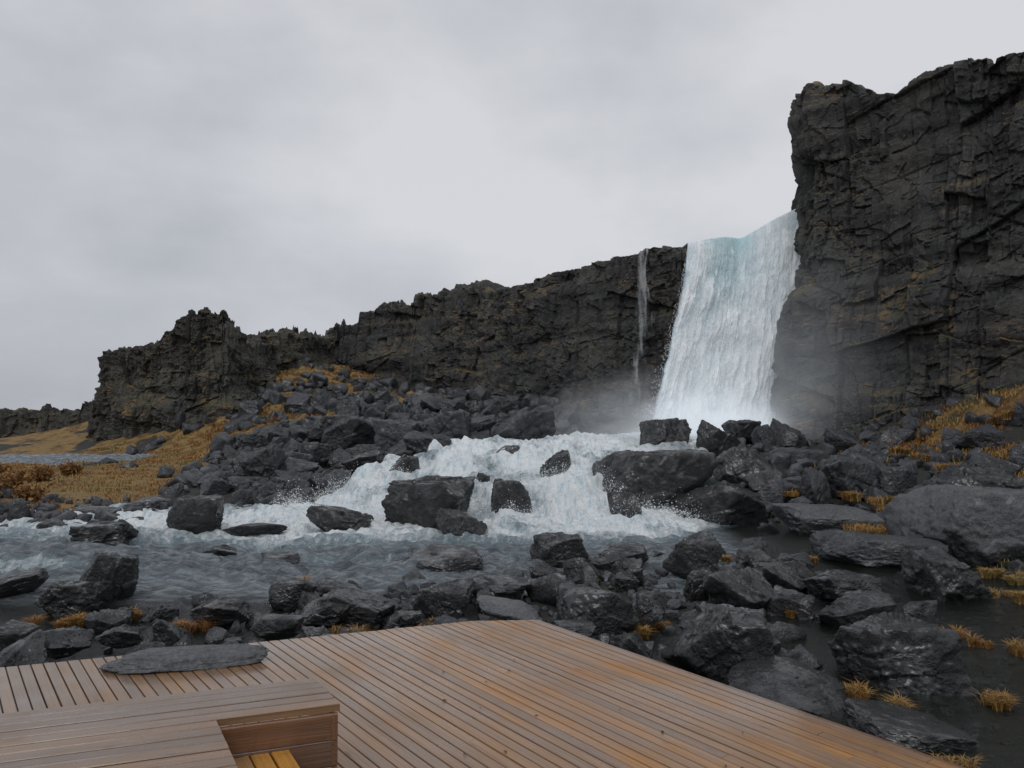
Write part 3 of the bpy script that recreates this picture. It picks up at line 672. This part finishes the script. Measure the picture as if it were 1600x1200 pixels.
def fallmat(name,solid,amax=.85):
    m,nt,b=new_mat(name)
    de=attr(nt,'dens'); dr=attr(nt,'drop'); ac=attr(nt,'across')
    g=N(nt,'ShaderNodeNewGeometry'); nn=noise(nt,mapping(nt,g.outputs['Position'],(3.6,3.6,1.5)),2.0,8,.70); n4=noise(nt,mapping(nt,g.outputs['Position'],(12,12,7)),2.0,4,.7)
    f=mth(nt,'ADD',de,mth(nt,'MULTIPLY',mth(nt,'SUBTRACT',nn,.5),.55)); f=mth(nt,'ADD',f,mth(nt,'MULTIPLY',mth(nt,'SUBTRACT',n4,.5),.22))
    white=ramp(nt,f,[(.15,(.46,.62,.71)),(.50,(.72,.83,.89)),(.88,(.92,.95,.97))])
    teal=ramp(nt,dr,[(.0,1.),(.10,.85),(.50,0.)])
    tz=ramp(nt,ac,[(.10,0.),(.28,1.),(.45,1.),(.65,.25)])
    c=mixc(nt,mth(nt,'MULTIPLY',mth(nt,'MULTIPLY',teal,tz),mth(nt,'SUBTRACT',1.3,f),True),white,(.26,.53,.58))
    L(nt,c,b.inputs['Base Color']); b.inputs['Roughness'].default_value=.9; b.inputs['Specular IOR Level'].default_value=.1
    bump(nt,f,b,.18,.10)
    al=ramp(nt,f,[(.50,0.),(1.05,amax)]) if not solid else ramp(nt,f,[(-.0,0.),(.30,1.)])
    L(nt,al,b.inputs['Alpha'])
    return m
Ms=fallmat('falling_water',True); Mt=fallmat('falling_spray',False); Mtr=fallmat('thin_falling_spray',False,.22)
wf_=bpy.data.objects.new('waterfall',None); col.objects.link(wf_); wf_.location=(11,38,0)
wf_['kind']='structure'; wf_['label']='broad white waterfall dropping over a dark basalt cliff'; wf_['category']='waterfall'
def addfall(nm,V,Fq,A,mat,parent=wf_):
    V=V-np.array([11,38,0]); return mk_obj(nm,mk_mesh(nm,V,Fq,True,A),mat,parent)
addfall('falling_water',*curtain(3,.0,0.01,1.02,amp=.20),Ms)
addfall('falling_spray',*curtain(8,.35,-.05,1.0,amp=.28,thin=.05,edge=.09),Mt)
addfall('falling_spray',*curtain(14,.7,-.10,.99,amp=.38,thin=.12,edge=.14),Mt)
n=6000; u=rng.uniform(-.07,.95,n); v=rng.uniform(.02,1,n)**.8
lx=np.interp(u,us,LP[:,0]);ly=np.interp(u,us,LP[:,1]);lz=np.interp(u,us,LP[:,2])
cx=lx+(fb0[0]+(fb1[0]-fb0[0])*u-lx)*v**1.1+rng.normal(0,.14,n)*v; fa=np.sqrt(v)*.6+v*.4
cy=ly+(fb0[1]-ly)*fa-rng.uniform(.2,.9,n)*fa; cz=lz+(.25-lz)*v
w=rng.uniform(.004,.014,n); l=rng.uniform(.02,.07,n)
V=np.stack([np.stack([cx-w,cy,cz],1),np.stack([cx,cy,cz-l],1),np.stack([cx+w,cy,cz],1),np.stack([cx,cy-w,cz+l*.4],1)],1).reshape(-1,3)
i=np.arange(n)[:,None]*4; Fq=np.concatenate([i+np.array([[0,1,2]]),i+np.array([[0,1,3]]),i+np.array([[1,2,3]])])
Mw,nt,b=new_mat('white_droplets'); b.inputs['Base Color'].default_value=(.88,.92,.94,1); b.inputs['Roughness'].default_value=.5
o=mk_obj('water_droplets',mk_mesh('water_droplets',V-np.array([11,38,0]),Fq,False),Mw,wf_)
# splash droplets thrown up in clusters over the rapids
pts=[]
for _ in range(260):
    cx_,cy_=rng.uniform(-5.5,4.2),rng.uniform(16.4,21.5)
    zz,ff_,_a=water(np.array([cx_]),np.array([cy_]))
    if ff_[0]<.5: continue
    k=rng.integers(80,360); r=rng.uniform(.12,.42); hgt=rng.uniform(.12,.6)
    q=rng.normal(0,1,(k,3))*np.array([r,r*.6,0]); hh_=np.abs(rng.normal(0,.5,k))*hgt*np.exp(-(q[:,0]/r)**2*.5)
    pts.append(np.stack([cx_+q[:,0],cy_+q[:,1],zz[0]+hh_+.02],1))
q=np.concatenate(pts); n=len(q); w=rng.uniform(.003,.009,n)
r1=rng.normal(0,1,(n,3))*w[:,None]; r2=rng.normal(0,1,(n,3))*w[:,None]; r3=rng.normal(0,1,(n,3))*w[:,None]
V=np.stack([q+r1,q+r2,q+r3,q-r1],1).reshape(-1,3); i=np.arange(n)[:,None]*4; Fq=np.concatenate([i+np.array([[0,1,2]]),i+np.array([[0,1,3]]),i+np.array([[1,2,3]]),i+np.array([[0,2,3]])])
mk_obj('splash',mk_mesh('splash',V,Fq,False),Mw,kind='stuff',label='white splashing droplets above the rapids',category='splash')
def trickle(px0,py0,px1,py1,d,w,seed,thin=0):
    a=np.array(site(px0,py0,d)); b_=np.array(site(px1,py1,d-2.6)); nu,nv=30,260
    u=np.linspace(-1,1,nu)[:,None]; v=np.linspace(0,1,nv)[None]; wd=w*(.6+1.6*v)*(1+.3*np.sin(v*9+seed))
    X=a[0]+(b_[0]-a[0])*v+u*wd+.1*np.sin(v*7+seed); Y=a[1]+(b_[1]-a[1])*v**.5+0*u; Z=a[2]+(b_[2]-a[2])*v+0*u
    P=np.stack([X.ravel()*7,Y.ravel(),Z.ravel()*.8],1); s=fbm(P,4,seed)
    return np.stack([X.ravel(),Y.ravel(),Z.ravel()],1),gridF(nu,nv),{'dens':.92-thin+.7*s-.55*np.abs(u+0*v).ravel()-.36*(v+0*u).ravel(),'drop':np.ones(nu*nv),'across':np.zeros(nu*nv)}
tr=bpy.data.objects.new('waterfall',None); col.objects.link(tr); tr.location=(11,38,0); tr['kind']='structure'; tr['label']='thin white trickle running down the dark cliff'; tr['category']='waterfall'
addfall('falling_spray',*trickle(1003,388,992,630,41.3,.38,4),Mtr,tr)
addfall('falling_spray',*trickle(1009,388,1003,520,41.2,.14,9),Mtr,tr)

# ---------- mist: volumes fading out towards their rims
V0,F0=ICO[2]
def mist(loc,sca,dens,em,nsc=2.0,label='pale spray mist drifting from the foot of the waterfall'):
    m=bpy.data.materials.new('mist_volume'); m.use_nodes=True; nt=m.node_tree; nt.nodes.clear()
    out=N(nt,'ShaderNodeOutputMaterial'); vs=N(nt,'ShaderNodeVolumePrincipled'); vs.inputs['Color'].default_value=(.95,.97,1,1)
    tc=N(nt,'ShaderNodeTexCoord'); ln=N(nt,'ShaderNodeVectorMath',operation='LENGTH'); L(nt,tc.outputs['Object'],ln.inputs[0])
    fall=mth(nt,'SUBTRACT',1.0,ln.outputs['Value'],True); fall=mth(nt,'POWER',fall,1.8)
    g=noise(nt,tc.outputs['Object'],nsc,4,.6); g=ramp(nt,g,[(.34,.04),(.66,1.7)])
    dd=mth(nt,'MULTIPLY',mth(nt,'MULTIPLY',fall,g),dens)
    L(nt,dd,vs.inputs['Density']); vs.inputs['Emission Color'].default_value=(.84,.92,1,1); L(nt,mth(nt,'MULTIPLY',dd,em),vs.inputs['Emission Strength'])  # mist given its own glow to stand in for multiply scattered light
    L(nt,vs.outputs[0],out.inputs['Volume'])
    o=mk_obj('mist',mk_mesh('mist',V0,F0,True),m,kind='stuff',label=label,category='mist'); o.location=loc; o.scale=sca
mist((9.6,35.6,.4),(5.2,2.2,2.6),1.4,.46,2.6)
mist((7.0,34.8,.7),(7.5,3.4,3.4),.28,.46,2.8)
mist((12.0,33.5,2.4),(6.2,4.0,8.0),.085,.42,1.6)

# ---------- sky / light
w=bpy.data.worlds.new('World'); sc.world=w; w.use_nodes=True; nt=w.node_tree; nt.nodes.clear()
out=N(nt,'ShaderNodeOutputWorld'); SE,SR=math.radians(55),math.radians(200)
sky=N(nt,'ShaderNodeTexSky'); sky.sky_type='NISHITA'; sky.sun_disc=False; sky.sun_elevation=SE; sky.sun_rotation=SR
b1=N(nt,'ShaderNodeBackground'); L(nt,sky.outputs[0],b1.inputs[0]); b1.inputs[1].default_value=.06
tc=N(nt,'ShaderNodeTexCoord'); d=tc.outputs['Generated']
n1=noise(nt,mapping(nt,d,(1,1,1.8)),1.6,4,.45); n2=noise(nt,mapping(nt,d,(1.3,1,2.4)),3.4,6,.55)
sp=N(nt,'ShaderNodeSeparateXYZ'); L(nt,d,sp.inputs[0])
f=mth(nt,'ADD',mth(nt,'MULTIPLY',n1,.68),mth(nt,'MULTIPLY',n2,.32)); f=mth(nt,'ADD',f,mth(nt,'MULTIPLY',sp.outputs[0],.10))
c=ramp(nt,f,[(.36,(.42,.44,.485)),(.5,(.55,.565,.605)),(.64,(.68,.69,.72))])
b2=N(nt,'ShaderNodeBackground'); L(nt,c,b2.inputs[0]); b2.inputs[1].default_value=1.02
mx=N(nt,'ShaderNodeMixShader'); mx.inputs[0].default_value=.93; L(nt,b1.outputs[0],mx.inputs[1]); L(nt,b2.outputs[0],mx.inputs[2]); L(nt,mx.outputs[0],out.inputs[0])
sl=bpy.data.lights.new('sun','SUN'); sl.energy=1.15; sl.angle=math.radians(35); sl.color=(1,.98,.95)
so=bpy.data.objects.new('sun',sl); col.objects.link(so)
az=SR; dv=Vector((math.sin(az)*math.cos(SE),math.cos(az)*math.cos(SE),math.sin(SE)))
so.rotation_euler=dv.to_track_quat('Z','Y').to_euler()
# ---------- camera
cd=bpy.data.cameras.new('camera'); cam=bpy.data.objects.new('camera',cd); col.objects.link(cam); sc.camera=cam
cam.location=(0,0,CH); cam.rotation_euler=(math.pi/2+TH,0,0); cd.sensor_width=36; cd.lens=36*F/1600; cd.clip_end=8000; cd.clip_start=.05
print('rocks',nrock,'cand',len(cand))
